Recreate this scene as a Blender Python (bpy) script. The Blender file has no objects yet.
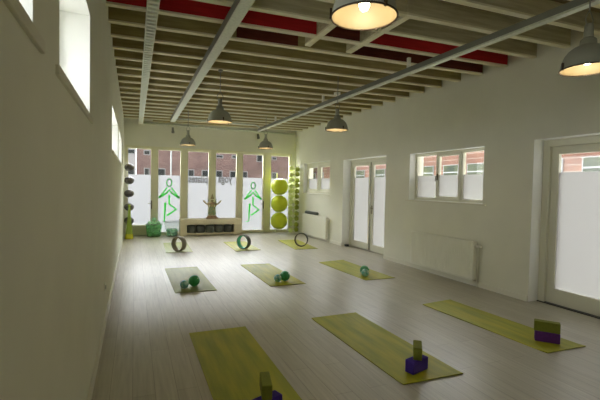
import bpy, bmesh, math, random
from mathutils import Vector, Matrix
random.seed(4)
C = bpy.context.scene.collection
SC = bpy.context.scene
R = math.radians
PI = math.pi

# ------------------------------------------------------------------ camera
cd = bpy.data.cameras.new('camera')
cam = bpy.data.objects.new('camera', cd)
C.objects.link(cam)
yaw, pitch, roll = R(22.71), R(-1.845), R(1.204)
fwd = Vector((math.sin(yaw)*math.cos(pitch), math.cos(yaw)*math.cos(pitch), math.sin(pitch)))
rt = Vector((math.cos(yaw), -math.sin(yaw), 0))
up = rt.cross(fwd)
r2 = rt*math.cos(roll)+up*math.sin(roll)
u2 = -rt*math.sin(roll)+up*math.cos(roll)
cam.matrix_world = Matrix(((r2.x, u2.x, -fwd.x, 0), (r2.y, u2.y, -fwd.y, 0), (r2.z, u2.z, -fwd.z, 1.5), (0, 0, 0, 1)))
cd.sensor_width = 36
cd.lens = 396.5/600*36
cd.clip_start = 0.02
cd.clip_end = 300
SC.camera = cam

# ------------------------------------------------------------------ world, exposure
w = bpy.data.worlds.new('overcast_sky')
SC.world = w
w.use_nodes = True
wn = w.node_tree
wn.nodes.clear()
wo = wn.nodes.new('ShaderNodeOutputWorld')
wb = wn.nodes.new('ShaderNodeBackground')
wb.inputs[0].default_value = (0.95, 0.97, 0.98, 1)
SKY, GLOW = 1.8, 28.0        # overcast sky; bright lobe added beyond the far end to light the room
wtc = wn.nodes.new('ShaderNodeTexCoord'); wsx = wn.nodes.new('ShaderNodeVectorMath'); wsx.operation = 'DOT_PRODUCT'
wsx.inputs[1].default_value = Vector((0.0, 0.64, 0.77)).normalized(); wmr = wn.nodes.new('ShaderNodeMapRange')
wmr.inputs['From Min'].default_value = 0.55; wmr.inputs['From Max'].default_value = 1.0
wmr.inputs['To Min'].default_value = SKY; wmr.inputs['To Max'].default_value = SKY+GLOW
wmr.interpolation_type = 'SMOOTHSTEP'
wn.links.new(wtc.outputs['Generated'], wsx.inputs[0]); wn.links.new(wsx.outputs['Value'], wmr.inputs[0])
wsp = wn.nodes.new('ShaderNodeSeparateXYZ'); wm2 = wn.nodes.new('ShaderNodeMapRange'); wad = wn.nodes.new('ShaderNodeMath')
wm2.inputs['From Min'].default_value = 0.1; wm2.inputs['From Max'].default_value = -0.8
wm2.inputs['To Min'].default_value = 0.0; wm2.inputs['To Max'].default_value = 2.4; wad.operation = 'ADD'  # extra sky brightness to the left, added to bring light through the left windows
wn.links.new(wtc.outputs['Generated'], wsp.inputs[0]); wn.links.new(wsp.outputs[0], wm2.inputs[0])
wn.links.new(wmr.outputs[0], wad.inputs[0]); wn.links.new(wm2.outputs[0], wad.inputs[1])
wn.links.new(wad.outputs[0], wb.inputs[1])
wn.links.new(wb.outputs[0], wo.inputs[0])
vs = SC.view_settings
vs.view_transform = 'Standard'
vs.look = 'None'
vs.gamma = 1
vs.use_curve_mapping = False
vs.exposure = 0.2
cy = SC.cycles
cy.use_denoising = True
cy.max_bounces = 14
cy.diffuse_bounces = 8
cy.glossy_bounces = 4
cy.transmission_bounces = 8
cy.transparent_max_bounces = 16
cy.sample_clamp_indirect = 8
cy.caustics_reflective = False
cy.caustics_refractive = False

XL, XR, YB, H = -0.28, 4.98, 12.37, 3.31
def portal(loc, rot, sx, sy):
    l = bpy.data.lights.new('daylight_portal', 'AREA')
    l.shape = 'RECTANGLE'; l.size = sx; l.size_y = sy
    l.cycles.is_portal = True
    o = bpy.data.objects.new('daylight_portal', l)
    C.objects.link(o); o.location = loc; o.rotation_euler = rot
portal((2.3, 12.62, 1.3), (R(-90), 0, 0), 5.1, 2.6)
for (ya, yb, za, zb) in ((2.35, 3.75, 0, 2.21), (4.57, 6.37, 1.3, 2.2), (7.15, 9.05, 0, 2.23), (9.8, 11.65, 1.32, 2.26)):
    portal((5.36, (ya+yb)/2, (za+zb)/2), (0, R(90), 0), zb-za, yb-ya)
for (ya, yb) in ((-0.1, 1.39), (1.85, 3.03), (5.9, 8.0), (8.3, 10.2)):
    portal((-0.62, (ya+yb)/2, 2.25), (0, R(-90), 0), 0.62, yb-ya)

# ------------------------------------------------------------------ materials
def M(name, col, rough=0.6, metal=0.0, vary=0.0, scale=8.0, bump=0.0, col2=None, spec=None, stretch=None):
    m = bpy.data.materials.new(name); m.use_nodes = True
    n = m.node_tree; b = n.nodes['Principled BSDF']
    b.inputs['Base Color'].default_value = (*col, 1)
    b.inputs['Roughness'].default_value = rough
    b.inputs['Metallic'].default_value = metal
    if spec is not None: b.inputs['Specular IOR Level'].default_value = spec
    if vary or bump or col2:
        tc = n.nodes.new('ShaderNodeTexCoord'); mp = n.nodes.new('ShaderNodeMapping')
        nz = n.nodes.new('ShaderNodeTexNoise'); nz.inputs['Scale'].default_value = scale
        nz.inputs['Detail'].default_value = 5
        n.links.new(tc.outputs['Object'], mp.inputs[0]); n.links.new(mp.outputs[0], nz.inputs[0])
        if stretch: mp.inputs['Scale'].default_value = stretch
        if vary or col2:
            r = n.nodes.new('ShaderNodeValToRGB')
            c2 = col2 or tuple(min(1, c*(1+vary)) for c in col)
            c1 = col if col2 else tuple(c*(1-vary) for c in col)
            r.color_ramp.elements[0].color = (*c1, 1); r.color_ramp.elements[1].color = (*c2, 1)
            r.color_ramp.elements[0].position = 0.35; r.color_ramp.elements[1].position = 0.65
            n.links.new(nz.outputs[0], r.inputs[0]); n.links.new(r.outputs[0], b.inputs['Base Color'])
        if bump:
            bp = n.nodes.new('ShaderNodeBump'); bp.inputs['Strength'].default_value = bump
            bp.inputs['Distance'].default_value = 0.01
            n.links.new(nz.outputs[0], bp.inputs['Height']); n.links.new(bp.outputs[0], b.inputs['Normal'])
    return m

WALL = M('wall_paint', (0.83, 0.83, 0.715), 0.75, vary=0.02, scale=2)
REV = M('reveal_paint', (0.93, 0.94, 0.90), 0.6)
FRAME = M('frame_paint', (0.78, 0.775, 0.64), 0.4)
FRAMEB = M('back_frame_paint', (0.80, 0.79, 0.58), 0.45)
SILL = M('sill_paint', (0.76, 0.74, 0.62), 0.5)
SKIRT = M('skirting_paint', (0.82, 0.81, 0.70), 0.45)
DARKMETAL = M('dark_metal', (0.05, 0.05, 0.045), 0.35, 0.6)
CHROME = M('chrome', (0.7, 0.7, 0.68), 0.2, 1.0)
WHITE = M('white_enamel', (0.93, 0.93, 0.83), 0.35)
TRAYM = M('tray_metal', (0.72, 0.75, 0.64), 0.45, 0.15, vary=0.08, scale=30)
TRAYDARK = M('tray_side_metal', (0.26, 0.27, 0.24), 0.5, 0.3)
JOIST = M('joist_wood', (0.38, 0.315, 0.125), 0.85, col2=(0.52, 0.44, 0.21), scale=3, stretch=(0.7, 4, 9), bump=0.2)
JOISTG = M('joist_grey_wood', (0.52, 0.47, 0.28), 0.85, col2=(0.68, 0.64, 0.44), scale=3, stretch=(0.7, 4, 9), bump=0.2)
JLIT = M('joist_lit_underside', (0.86, 0.81, 0.58), 0.85, col2=(0.93, 0.90, 0.70), scale=3, stretch=(0.8, 5, 5))  # underside colour lightened to carry the light bounced up from the floor
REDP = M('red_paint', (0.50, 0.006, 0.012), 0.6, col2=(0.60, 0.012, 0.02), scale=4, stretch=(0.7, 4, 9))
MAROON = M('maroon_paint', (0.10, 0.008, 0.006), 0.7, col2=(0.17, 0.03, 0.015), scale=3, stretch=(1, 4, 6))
DECK = M('ceiling_boards', (0.17, 0.125, 0.05), 0.9, col2=(0.24, 0.18, 0.075), scale=3, stretch=(5, .6, 1))
LAMPG = M('lamp_grey', (0.42, 0.44, 0.38), 0.4, 0.1)
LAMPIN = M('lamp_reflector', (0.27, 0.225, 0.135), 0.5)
LAMPRIM = M('lamp_rim', (0.05, 0.03, 0.015), 0.5)
CORD = M('cord_grey', (0.35, 0.36, 0.31), 0.6)
PURPLE = M('purple_foam', (0.05, 0.016, 0.30), 0.8, vary=0.1, scale=60)
PURPLE2 = M('plum_foam', (0.12, 0.025, 0.22), 0.8, vary=0.1, scale=60)
OLIVE = M('olive_foam', (0.20, 0.22, 0.022), 0.85, vary=0.08, scale=60)
LIME = M('lime_vinyl', (0.60, 0.70, 0.015), 0.42, vary=0.05, scale=4)
LIMED = M('dark_lime_vinyl', (0.34, 0.40, 0.05), 0.45)
LIMEP = M('pale_lime_rubber', (0.72, 0.80, 0.34), 0.5)
GREYBALL = M('charcoal_rubber', (0.16, 0.15, 0.15), 0.5, vary=0.2, scale=40)
GREEN = M('green_ball_vinyl', (0.05, 0.26, 0.09), 0.3, col2=(0.10, 0.36, 0.16), scale=14)
DGREEN = M('deep_green_ball_vinyl', (0.03, 0.28, 0.08), 0.3, col2=(0.06, 0.40, 0.14), scale=14)
TEAL = M('teal_ball_vinyl', (0.08, 0.42, 0.34), 0.3, col2=(0.60, 0.78, 0.66), scale=22)
BTEAL = M('bucket_teal', (0.30, 0.68, 0.52), 0.45, vary=.2, scale=12)
BGREEN = M('bucket_green', (0.50, 0.90, 0.58), 0.45, vary=.2, scale=12)
BENCH = M('bench_wood', (0.74, 0.66, 0.47), 0.55, col2=(0.80, 0.73, 0.54), scale=4, stretch=(1, 6, 6))
POUF = M('charcoal_fabric', (0.13, 0.14, 0.12), 0.95, vary=0.2, scale=80, bump=.3)
WHEELG = M('wheel_brown_foam', (0.24, 0.21, 0.15), 0.7)
WHEELG2 = M('wheel_grey_shell', (0.32, 0.29, 0.21), 0.6)
WHEELD = M('wheel_dark_foam', (0.10, 0.11, 0.10), 0.7)
WHEELT = M('wheel_teal_shell', (0.15, 0.65, 0.48), 0.4)
STATUE = M('statue_patina', (0.24, 0.26, 0.14), 0.6, col2=(0.52, 0.36, 0.18), scale=16)
STATG = M('statue_green_cloth', (0.15, 0.30, 0.18), 0.6, col2=(0.42, 0.38, 0.18), scale=24)
STATB = M('statue_brown', (0.36, 0.22, 0.13), 0.6, vary=0.2, scale=20)
HOUSEWHITE = M('white_render', (0.26, 0.25, 0.25), 0.8)
DARKGLASS = M('dark_window_glass', (0.02, 0.023, 0.023), 0.3, spec=0.15)
GREYGLASS = M('curtained_window', (0.03, 0.04, 0.03), 0.4, spec=0.15, col2=(0.075, 0.085, 0.045), scale=1.5)
OUTW = M('outside_white_paint', (0.21, 0.22, 0.22), 0.6)
PAVING = M('grey_paving', (0.24, 0.235, 0.22), 0.9, vary=0.1, scale=5)
HANDLE = M('handle_brass', (0.16, 0.14, 0.08), 0.4, 0.5)

def glass_mat():
    m = bpy.data.materials.new('clear_glass'); m.use_nodes = True
    n = m.node_tree; n.nodes.clear()
    o = n.nodes.new('ShaderNodeOutputMaterial'); mx = n.nodes.new('ShaderNodeMixShader')
    t = n.nodes.new('ShaderNodeBsdfTransparent'); g = n.nodes.new('ShaderNodeBsdfGlossy')
    g.inputs['Roughness'].default_value = 0.02
    f = n.nodes.new('ShaderNodeLayerWeight'); f.inputs[0].default_value = 0.5
    pw = n.nodes.new('ShaderNodeMath'); pw.operation = 'POWER'; pw.inputs[1].default_value = 5
    ma = n.nodes.new('ShaderNodeMath'); ma.operation = 'MULTIPLY_ADD'; ma.inputs[1].default_value = 0.9; ma.inputs[2].default_value = 0.025
    n.links.new(f.outputs['Facing'], pw.inputs[0]); n.links.new(pw.outputs[0], ma.inputs[0])
    n.links.new(ma.outputs[0], mx.inputs[0]); n.links.new(t.outputs[0], mx.inputs[1])
    n.links.new(g.outputs[0], mx.inputs[2]); n.links.new(mx.outputs[0], o.inputs[0])
    return m
GLASS = glass_mat()
def clear_tint(name, col, thick=0.35):
    m = bpy.data.materials.new(name); m.use_nodes = True
    n = m.node_tree; n.nodes.clear()
    o = n.nodes.new('ShaderNodeOutputMaterial'); mx = n.nodes.new('ShaderNodeMixShader')
    t = n.nodes.new('ShaderNodeBsdfTransparent'); t.inputs[0].default_value = (*col, 1)
    g = n.nodes.new('ShaderNodeBsdfPrincipled'); g.inputs['Base Color'].default_value = (*col, 1)
    g.inputs['Roughness'].default_value = 0.15
    mx.inputs[0].default_value = thick
    n.links.new(t.outputs[0], mx.inputs[1]); n.links.new(g.outputs[0], mx.inputs[2]); n.links.new(mx.outputs[0], o.inputs[0])
    return m
PLASTIC = clear_tint('clear_plastic', (0.96, 0.98, 0.97), 0.08)
VASEG = clear_tint('green_vase_glass', (0.50, 0.66, 0.10), 0.7)
VASEY = clear_tint('yellow_vase_glass', (0.80, 0.76, 0.04), 0.8)
def film_mat(name, col):
    m = bpy.data.materials.new(name); m.use_nodes = True
    n = m.node_tree; n.nodes.clear()
    o = n.nodes.new('ShaderNodeOutputMaterial'); mx = n.nodes.new('ShaderNodeMixShader')
    t = n.nodes.new('ShaderNodeBsdfTranslucent'); t.inputs[0].default_value = (*col, 1)
    g = n.nodes.new('ShaderNodeBsdfDiffuse'); g.inputs[0].default_value = (0.8, 0.8, 0.78, 1)
    mx.inputs[0].default_value = 0.25
    n.links.new(t.outputs[0], mx.inputs[1]); n.links.new(g.outputs[0], mx.inputs[2]); n.links.new(mx.outputs[0], o.inputs[0])
    return m
FILM = film_mat('frosted_film', (0.235, 0.235, 0.225))
FILMB = film_mat('back_frosted_film', (0.115, 0.117, 0.122))
def vinyl(name, col):
    m = film_mat(name, col)
    for nd in m.node_tree.nodes:
        if nd.type == 'BSDF_DIFFUSE': nd.inputs[0].default_value = (*col, 1)
    return m
GREENLINE = vinyl('green_vinyl_line', (0.22, 1.0, 0.26))
GREYTXT = vinyl('grey_vinyl_letter', (0.20, 0.20, 0.17))
def bulb_mat():
    m = bpy.data.materials.new('bulb_glow'); m.use_nodes = True
    b = m.node_tree.nodes['Principled BSDF']
    b.inputs['Emission Color'].default_value = (1, 0.86, 0.55, 1)
    b.inputs['Emission Strength'].default_value = 12
    return m
BULB = bulb_mat()

def floor_mat():
    m = bpy.data.materials.new('floor_planks'); m.use_nodes = True
    n = m.node_tree; b = n.nodes['Principled BSDF']; L = n.links
    tc = n.nodes.new('ShaderNodeTexCoord'); mp = n.nodes.new('ShaderNodeMapping')
    mp.inputs['Rotation'].default_value = (0, 0, R(90))
    L.new(tc.outputs['Object'], mp.inputs[0])
    br = n.nodes.new('ShaderNodeTexBrick'); br.offset = 0.37; br.offset_frequency = 2
    br.inputs['Color1'].default_value = (0.47, 0.44, 0.35, 1)
    br.inputs['Color2'].default_value = (0.52, 0.49, 0.40, 1)
    br.inputs['Mortar'].default_value = (0.32, 0.29, 0.225, 1)
    br.inputs['Scale'].default_value = 1
    br.inputs['Mortar Size'].default_value = 0.0022
    br.inputs['Brick Width'].default_value = 1.25
    br.inputs['Row Height'].default_value = 0.15
    L.new(mp.outputs[0], br.inputs[0])
    mp2 = n.nodes.new('ShaderNodeMapping'); mp2.inputs['Scale'].default_value = (22, 1.1, 1)
    L.new(tc.outputs['Object'], mp2.inputs[0])
    nz = n.nodes.new('ShaderNodeTexNoise'); nz.inputs['Scale'].default_value = 2.0; nz.inputs['Detail'].default_value = 6
    L.new(mp2.outputs[0], nz.inputs[0])
    rp = n.nodes.new('ShaderNodeValToRGB')
    rp.color_ramp.elements[0].color = (0.85, 0.845, 0.84, 1); rp.color_ramp.elements[0].position = 0.3
    rp.color_ramp.elements[1].color = (1.08, 1.08, 1.085, 1); rp.color_ramp.elements[1].position = 0.7
    L.new(nz.outputs[0], rp.inputs[0])
    mx = n.nodes.new('ShaderNodeMix'); mx.data_type = 'RGBA'; mx.blend_type = 'MULTIPLY'; mx.inputs[0].default_value = 1
    L.new(br.outputs[0], mx.inputs[6]); L.new(rp.outputs[0], mx.inputs[7]); L.new(mx.outputs[2], b.inputs['Base Color'])
    b.inputs['Roughness'].default_value = 0.34
    b.inputs['Specular IOR Level'].default_value = 0.6
    bp = n.nodes.new('ShaderNodeBump'); bp.inputs['Strength'].default_value = 0.15; bp.inputs['Distance'].default_value = 0.004
    L.new(nz.outputs[0], bp.inputs['Height']); L.new(bp.outputs[0], b.inputs['Normal'])
    return m
def brick_mat(name, c1, c2, mort, rot):
    m = bpy.data.materials.new(name); m.use_nodes = True
    n = m.node_tree; b = n.nodes['Principled BSDF']; L = n.links
    tc = n.nodes.new('ShaderNodeTexCoord'); mp = n.nodes.new('ShaderNodeMapping')
    mp.inputs['Rotation'].default_value = rot
    L.new(tc.outputs['Object'], mp.inputs[0])
    br = n.nodes.new('ShaderNodeTexBrick')
    br.inputs['Color1'].default_value = (*c1, 1); br.inputs['Color2'].default_value = (*c2, 1)
    br.inputs['Mortar'].default_value = (*mort, 1); br.inputs['Scale'].default_value = 1
    br.inputs['Mortar Size'].default_value = 0.012; br.inputs['Brick Width'].default_value = 0.22
    br.inputs['Row Height'].default_value = 0.075
    L.new(mp.outputs[0], br.inputs[0])
    nz = n.nodes.new('ShaderNodeTexNoise'); nz.inputs['Scale'].default_value = 1.6; nz.inputs['Detail'].default_value = 6
    L.new(tc.outputs['Object'], nz.inputs[0])
    mx = n.nodes.new('ShaderNodeMix'); mx.data_type = 'RGBA'; mx.blend_type = 'OVERLAY'; mx.inputs[0].default_value = 0.5
    L.new(br.outputs[0], mx.inputs[6]); L.new(nz.outputs[0], mx.inputs[7]); L.new(mx.outputs[2], b.inputs['Base Color'])
    b.inputs['Roughness'].default_value = 0.9
    return m
BRICKR = brick_mat('orange_brick', (0.085, 0.034, 0.02), (0.17, 0.092, 0.058), (0.21, 0.18, 0.15), (R(90), 0, R(90)))
BRICKB = brick_mat('pink_brick', (0.115, 0.06, 0.052), (0.15, 0.085, 0.074), (0.15, 0.12, 0.11), (R(90), 0, 0))
FLOORM = floor_mat()
def mat_mat(name, c1, c2):
    m = bpy.data.materials.new(name); m.use_nodes = True
    n = m.node_tree; b = n.nodes['Principled BSDF']; L = n.links
    tc = n.nodes.new('ShaderNodeTexCoord'); mp = n.nodes.new('ShaderNodeMapping')
    mp.inputs['Scale'].default_value = (7, 0.8, 1)
    L.new(tc.outputs['Object'], mp.inputs[0])
    oi = n.nodes.new('ShaderNodeObjectInfo'); vm = n.nodes.new('ShaderNodeVectorMath'); vm.operation = 'ADD'
    L.new(mp.outputs[0], vm.inputs[0]); L.new(oi.outputs['Location'], vm.inputs[1])
    nz = n.nodes.new('ShaderNodeTexNoise'); nz.inputs['Scale'].default_value = 1.6; nz.inputs['Detail'].default_value = 3
    L.new(vm.outputs[0], nz.inputs[0])
    rp = n.nodes.new('ShaderNodeValToRGB')
    rp.color_ramp.elements[0].color = (*c1, 1); rp.color_ramp.elements[0].position = 0.35
    rp.color_ramp.elements[1].color = (*c2, 1); rp.color_ramp.elements[1].position = 0.65
    L.new(nz.outputs[0], rp.inputs[0]); L.new(rp.outputs[0], b.inputs['Base Color'])
    b.inputs['Roughness'].default_value = 0.5; b.inputs['Specular IOR Level'].default_value = 0.45
    n2 = n.nodes.new('ShaderNodeTexNoise'); n2.inputs['Scale'].default_value = 150
    L.new(tc.outputs['Object'], n2.inputs[0])
    bp = n.nodes.new('ShaderNodeBump'); bp.inputs['Strength'].default_value = 0.3; bp.inputs['Distance'].default_value = 0.002
    L.new(n2.outputs[0], bp.inputs['Height']); L.new(bp.outputs[0], b.inputs['Normal'])
    return m
MATG = mat_mat('lime_mat_rubber', (0.29, 0.32, 0.008), (0.47, 0.44, 0.012))
MATP = mat_mat('dull_green_mat_rubber', (0.24, 0.28, 0.06), (0.33, 0.35, 0.09))

# ------------------------------------------------------------------ mesh helpers
class MB:
    def __init__(s): s.bm = bmesh.new(); s.mi = 0
    def _new(s, verts, faces, smooth=False):
        vs_ = [s.bm.verts.new(v) for v in verts]
        for f in faces:
            try:
                ff = s.bm.faces.new([vs_[i] for i in f]); ff.smooth = smooth; ff.material_index = s.mi
            except ValueError: pass
        return vs_
    def box(s, x0, y0, z0, x1, y1, z1, mat=None):
        v = [Vector(p) for p in ((x0,y0,z0),(x1,y0,z0),(x1,y1,z0),(x0,y1,z0),(x0,y0,z1),(x1,y0,z1),(x1,y1,z1),(x0,y1,z1))]
        if mat: v = [mat @ p for p in v]
        s._new(v, [(0,3,2,1),(4,5,6,7),(0,1,5,4),(1,2,6,5),(2,3,7,6),(3,0,4,7)])
        return s
    def cbox(s, c, d, rz=0, mat=None):
        m = Matrix.Translation(c) @ Matrix.Rotation(rz, 4, 'Z')
        if mat: m = m @ mat
        return s.box(-d[0]/2, -d[1]/2, -d[2]/2, d[0]/2, d[1]/2, d[2]/2, m)
    def lathe(s, prof, seg=32, mat=None, smooth=True, cap=True):
        # prof: list of (r, z)
        mat = mat or Matrix.Identity(4); rings = []
        for r, z in prof:
            if r < 1e-6: rings.append([s.bm.verts.new(mat @ Vector((0, 0, z)))])
            else: rings.append([s.bm.verts.new(mat @ Vector((r*math.cos(2*PI*k/seg), r*math.sin(2*PI*k/seg), z))) for k in range(seg)])
        for a, b in zip(rings, rings[1:]):
            for k in range(seg):
                k2 = (k+1) % seg
                q = [a[k % len(a)], a[k2 % len(a)], b[k2 % len(b)], b[k % len(b)]]
                u = []
                for v in q:
                    if v not in u: u.append(v)
                if len(u) > 2:
                    f = s.bm.faces.new(u); f.smooth = smooth; f.material_index = s.mi
        if cap:
            for rg, rev in ((rings[0], True), (rings[-1], False)):
                if len(rg) > 2:
                    f = s.bm.faces.new(rg[::-1] if rev else rg); f.material_index = s.mi
        return s
    def ball(s, c, r, seg=24, sz=1.0):
        prof = [(r*math.sin(PI*k/(seg//2)), -r*sz*math.cos(PI*k/(seg//2))) for k in range(seg//2+1)]
        prof[0] = (0, prof[0][1]); prof[-1] = (0, prof[-1][1])
        return s.lathe(prof, seg, Matrix.Translation(c), cap=False)
    def tube(s, pts, r, seg=10, closed=False):
        pts = [Vector(p) for p in pts]; rings = []; n = len(pts); prev = None
        for i, p in enumerate(pts):
            a = pts[(i-1) % n] if (closed or i > 0) else p
            b = pts[(i+1) % n] if (closed or i < n-1) else p
            t = (b-a).normalized()
            if prev is None: x = t.orthogonal().normalized()
            else:
                x = prev - t*prev.dot(t); x = x.normalized() if x.length > 1e-6 else t.orthogonal().normalized()
            prev = x; y = t.cross(x)
            rr = r[i] if isinstance(r, (list, tuple)) else r
            rings.append([s.bm.verts.new(p + x*rr*math.cos(2*PI*k/seg) + y*rr*math.sin(2*PI*k/seg)) for k in range(seg)])
        pairs = list(zip(rings, rings[1:])) + ([(rings[-1], rings[0])] if closed else [])
        for a, b in pairs:
            for k in range(seg):
                f = s.bm.faces.new((a[k], a[(k+1) % seg], b[(k+1) % seg], b[k])); f.smooth = True; f.material_index = s.mi
        if not closed:
            s.bm.faces.new(rings[0][::-1]).material_index = s.mi; s.bm.faces.new(rings[-1]).material_index = s.mi
        return s
    def build(s, name, mat, parent=None, bevel=0, loc=None, seg=2):
        bmesh.ops.recalc_face_normals(s.bm, faces=s.bm.faces)
        me = bpy.data.meshes.new(name); s.bm.to_mesh(me); s.bm.free()
        for m in (mat if isinstance(mat, (list, tuple)) else [mat]): me.materials.append(m)
        o = bpy.data.objects.new(name, me); C.objects.link(o)
        if parent: o.parent = parent
        if loc: o.location = loc
        if bevel:
            b = o.modifiers.new('bevel', 'BEVEL'); b.width = bevel; b.segments = seg; b.limit_method = 'ANGLE'
        return o
def tag(o, label, cat, group=None):
    o['label'] = label; o['category'] = cat
    if group: o['group'] = group
    return o
def thing(name, label, cat, loc=(0,0,0), rz=0, group=None):
    o = bpy.data.objects.new(name, None); C.objects.link(o); o.empty_display_size = 0.1
    o.location = loc; o.rotation_euler = (0, 0, rz)
    return tag(o, label, cat, group)
def struct(o, label=None):
    o['kind'] = 'structure'
    if label: o['label'] = label
    return o
def copy_tree(o, parent=None):
    c = o.copy(); C.objects.link(c)
    if parent: c.parent = parent
    for ch in list(o.children): copy_tree(ch, c)
    return c

# ------------------------------------------------------------------ room shell
struct(MB().box(-0.6, -2.0, -0.1, 5.4, 12.62, 0).build('floor', FLOORM), 'pale grey-brown plank floor of the studio')
WALLT = 3.62
def wall(name, axis, a0, a1, t0, t1, ops, label):
    """axis 'x': wall runs along X with thickness in Y; ops (a, b, z0, z1)"""
    mb = MB()
    def put(p, q, z0, z1):
        if q-p < 1e-4 or z1-z0 < 1e-4: return
        if axis == 'x': mb.box(p, t0, z0, q, t1, z1)
        else: mb.box(t0, p, z0, t1, q, z1)
    cur = a0
    for (a, b, z0, z1) in sorted(ops):
        put(cur, a, 0, WALLT); put(a, b, 0, z0); put(a, b, z1, WALLT); cur = b
    put(cur, a1, 0, WALLT)
    struct(mb.build(name, WALL), label)
LW = [(-0.1, 1.41, 1.95, 2.62), (1.85, 3.03, 1.95, 2.62), (5.9, 8.0, 1.95, 2.55), (8.3, 10.3, 1.95, 2.54)]
RW = [(2.35, 3.75, 0, 2.21), (4.57, 6.37, 1.3, 2.2), (7.15, 9.05, 0, 2.23), (9.8, 11.65, 1.32, 2.26)]
wall('wall_left', 'y', -2.0, 12.6, -0.56, XL, LW, 'long cream wall on the left with high windows')
wall('wall_right', 'y', -2.0, 12.6, XR, 5.32, RW, 'long cream wall on the right with doors, windows and radiators')
wall('wall_back', 'x', XL, XR, YB, 12.6, [(-0.24, 4.86, 0, 2.6)], 'far cream wall above the glazed front')
wall('wall_front', 'x', XL, XR, -2.0, -1.8, [], 'cream wall behind the viewer')
struct(MB().box(-0.6, -2.0, 3.52, 5.4, 12.62, 3.7).build('ceiling', DECK), 'brown boards above the open joists')

# joists: slightly skewed across the room, each its own object
JW, JH = 0.065, 0.21
def jl(i): return 4.51+0.468*i
def jr(i): return 4.21+0.447*i
n_tr = 0
for i in range(-12, 18):
    mb = MB(); yl, yr = jl(i), jr(i)
    def slab(mb, xa, xb, ya, yb, z0, z1, w):
        mb._new([Vector(p) for p in ((xa,ya,z0),(xb,yb,z0),(xb,yb+w,z0),(xa,ya+w,z0),(xa,ya,z1),(xb,yb,z1),(xb,yb+w,z1),(xa,ya+w,z1))],
                [(0,3,2,1),(4,5,6,7),(0,1,5,4),(1,2,6,5),(2,3,7,6),(3,0,4,7)])
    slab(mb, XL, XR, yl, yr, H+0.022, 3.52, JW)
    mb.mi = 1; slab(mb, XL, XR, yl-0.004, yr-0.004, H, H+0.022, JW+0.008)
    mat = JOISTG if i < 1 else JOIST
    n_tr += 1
    j = struct(mb.build('trim_%d' % n_tr, [mat, JLIT]), 'open wooden ceiling joist spanning the room')
    def paint(xa, xb, m, nm):
        pm = MB(); f = lambda x: yl+(yr-yl)*(x-XL)/(XR-XL)
        slab(pm, xa, xb, f(xa)-0.003, f(xb)-0.003, H+0.023, 3.515, 0.006)
        pm.build('painted_face', m, j)['label'] = nm
    if i == 0:
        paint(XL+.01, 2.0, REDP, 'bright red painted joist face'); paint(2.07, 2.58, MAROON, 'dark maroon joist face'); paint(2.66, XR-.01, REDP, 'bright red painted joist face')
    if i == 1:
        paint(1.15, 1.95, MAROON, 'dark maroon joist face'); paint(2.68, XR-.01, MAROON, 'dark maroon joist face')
for x in (2.0, 2.6):
    n_tr += 1
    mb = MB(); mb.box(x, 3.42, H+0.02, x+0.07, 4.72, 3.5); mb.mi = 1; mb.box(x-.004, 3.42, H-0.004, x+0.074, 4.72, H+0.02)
    struct(mb.build('trim_%d' % n_tr, [JOISTG, JLIT]), 'short wooden trimmer between the ceiling joists')

# baseboards
def skirt(name, x0, y0, x1, y1):
    struct(MB().box(x0, y0, 0, x1, y1, 0.075).build(name, SKIRT, bevel=0.004))
skirt('baseboard_left', XL, -1.8, XL+0.018, YB)
mb = MB()
for (a, b) in ((-1.8, 2.35), (3.75, 7.15), (9.05, YB)): mb.box(XR-0.018, a, 0, XR, b, 0.075)
struct(mb.build('baseboard_right', SKIRT))

# ------------------------------------------------------------------ glazing
def rect_frame(mb, axis, t0, t1, a0, a1, z0, z1, w, wb=None):
    wb = w if wb is None else wb
    def put(p, q, r, s_):
        if axis == 'x': mb.box(p, t0, r, q, t1, s_)
        else: mb.box(t0, p, r, t1, q, s_)
    put(a0, a0+w, z0, z1); put(a1-w, a1, z0, z1); put(a0+w, a1-w, z1-w, z1); put(a0+w, a1-w, z0, z0+wb)
def pane(parent, axis, t, a0, a1, z0, z1, inward, film=1.77):
    mb = MB()
    if axis == 'x': mb.box(a0-.004, t, z0-.004, a1+.004, t+0.006, z1+.004)
    else: mb.box(t, a0-.004, z0-.004, t+0.006, a1+.004, z1+.004)
    mb.build('glass_pane', GLASS, parent)
    if film and film > z0:
        tf = t-0.004*1 if inward < 0 else t+0.010
        mb = MB()
        v = [(a0, tf, z0), (a1, tf, z0), (a1, tf, film), (a0, tf, film)] if axis == 'x' else [(tf, a0, z0), (tf, a1, z0), (tf, a1, film), (tf, a0, film)]
        mb._new([Vector(p) for p in v], [(0, 1, 2, 3)])
        return mb.build('frosted_film', FILMB if axis == 'x' else FILM, parent)

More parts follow.
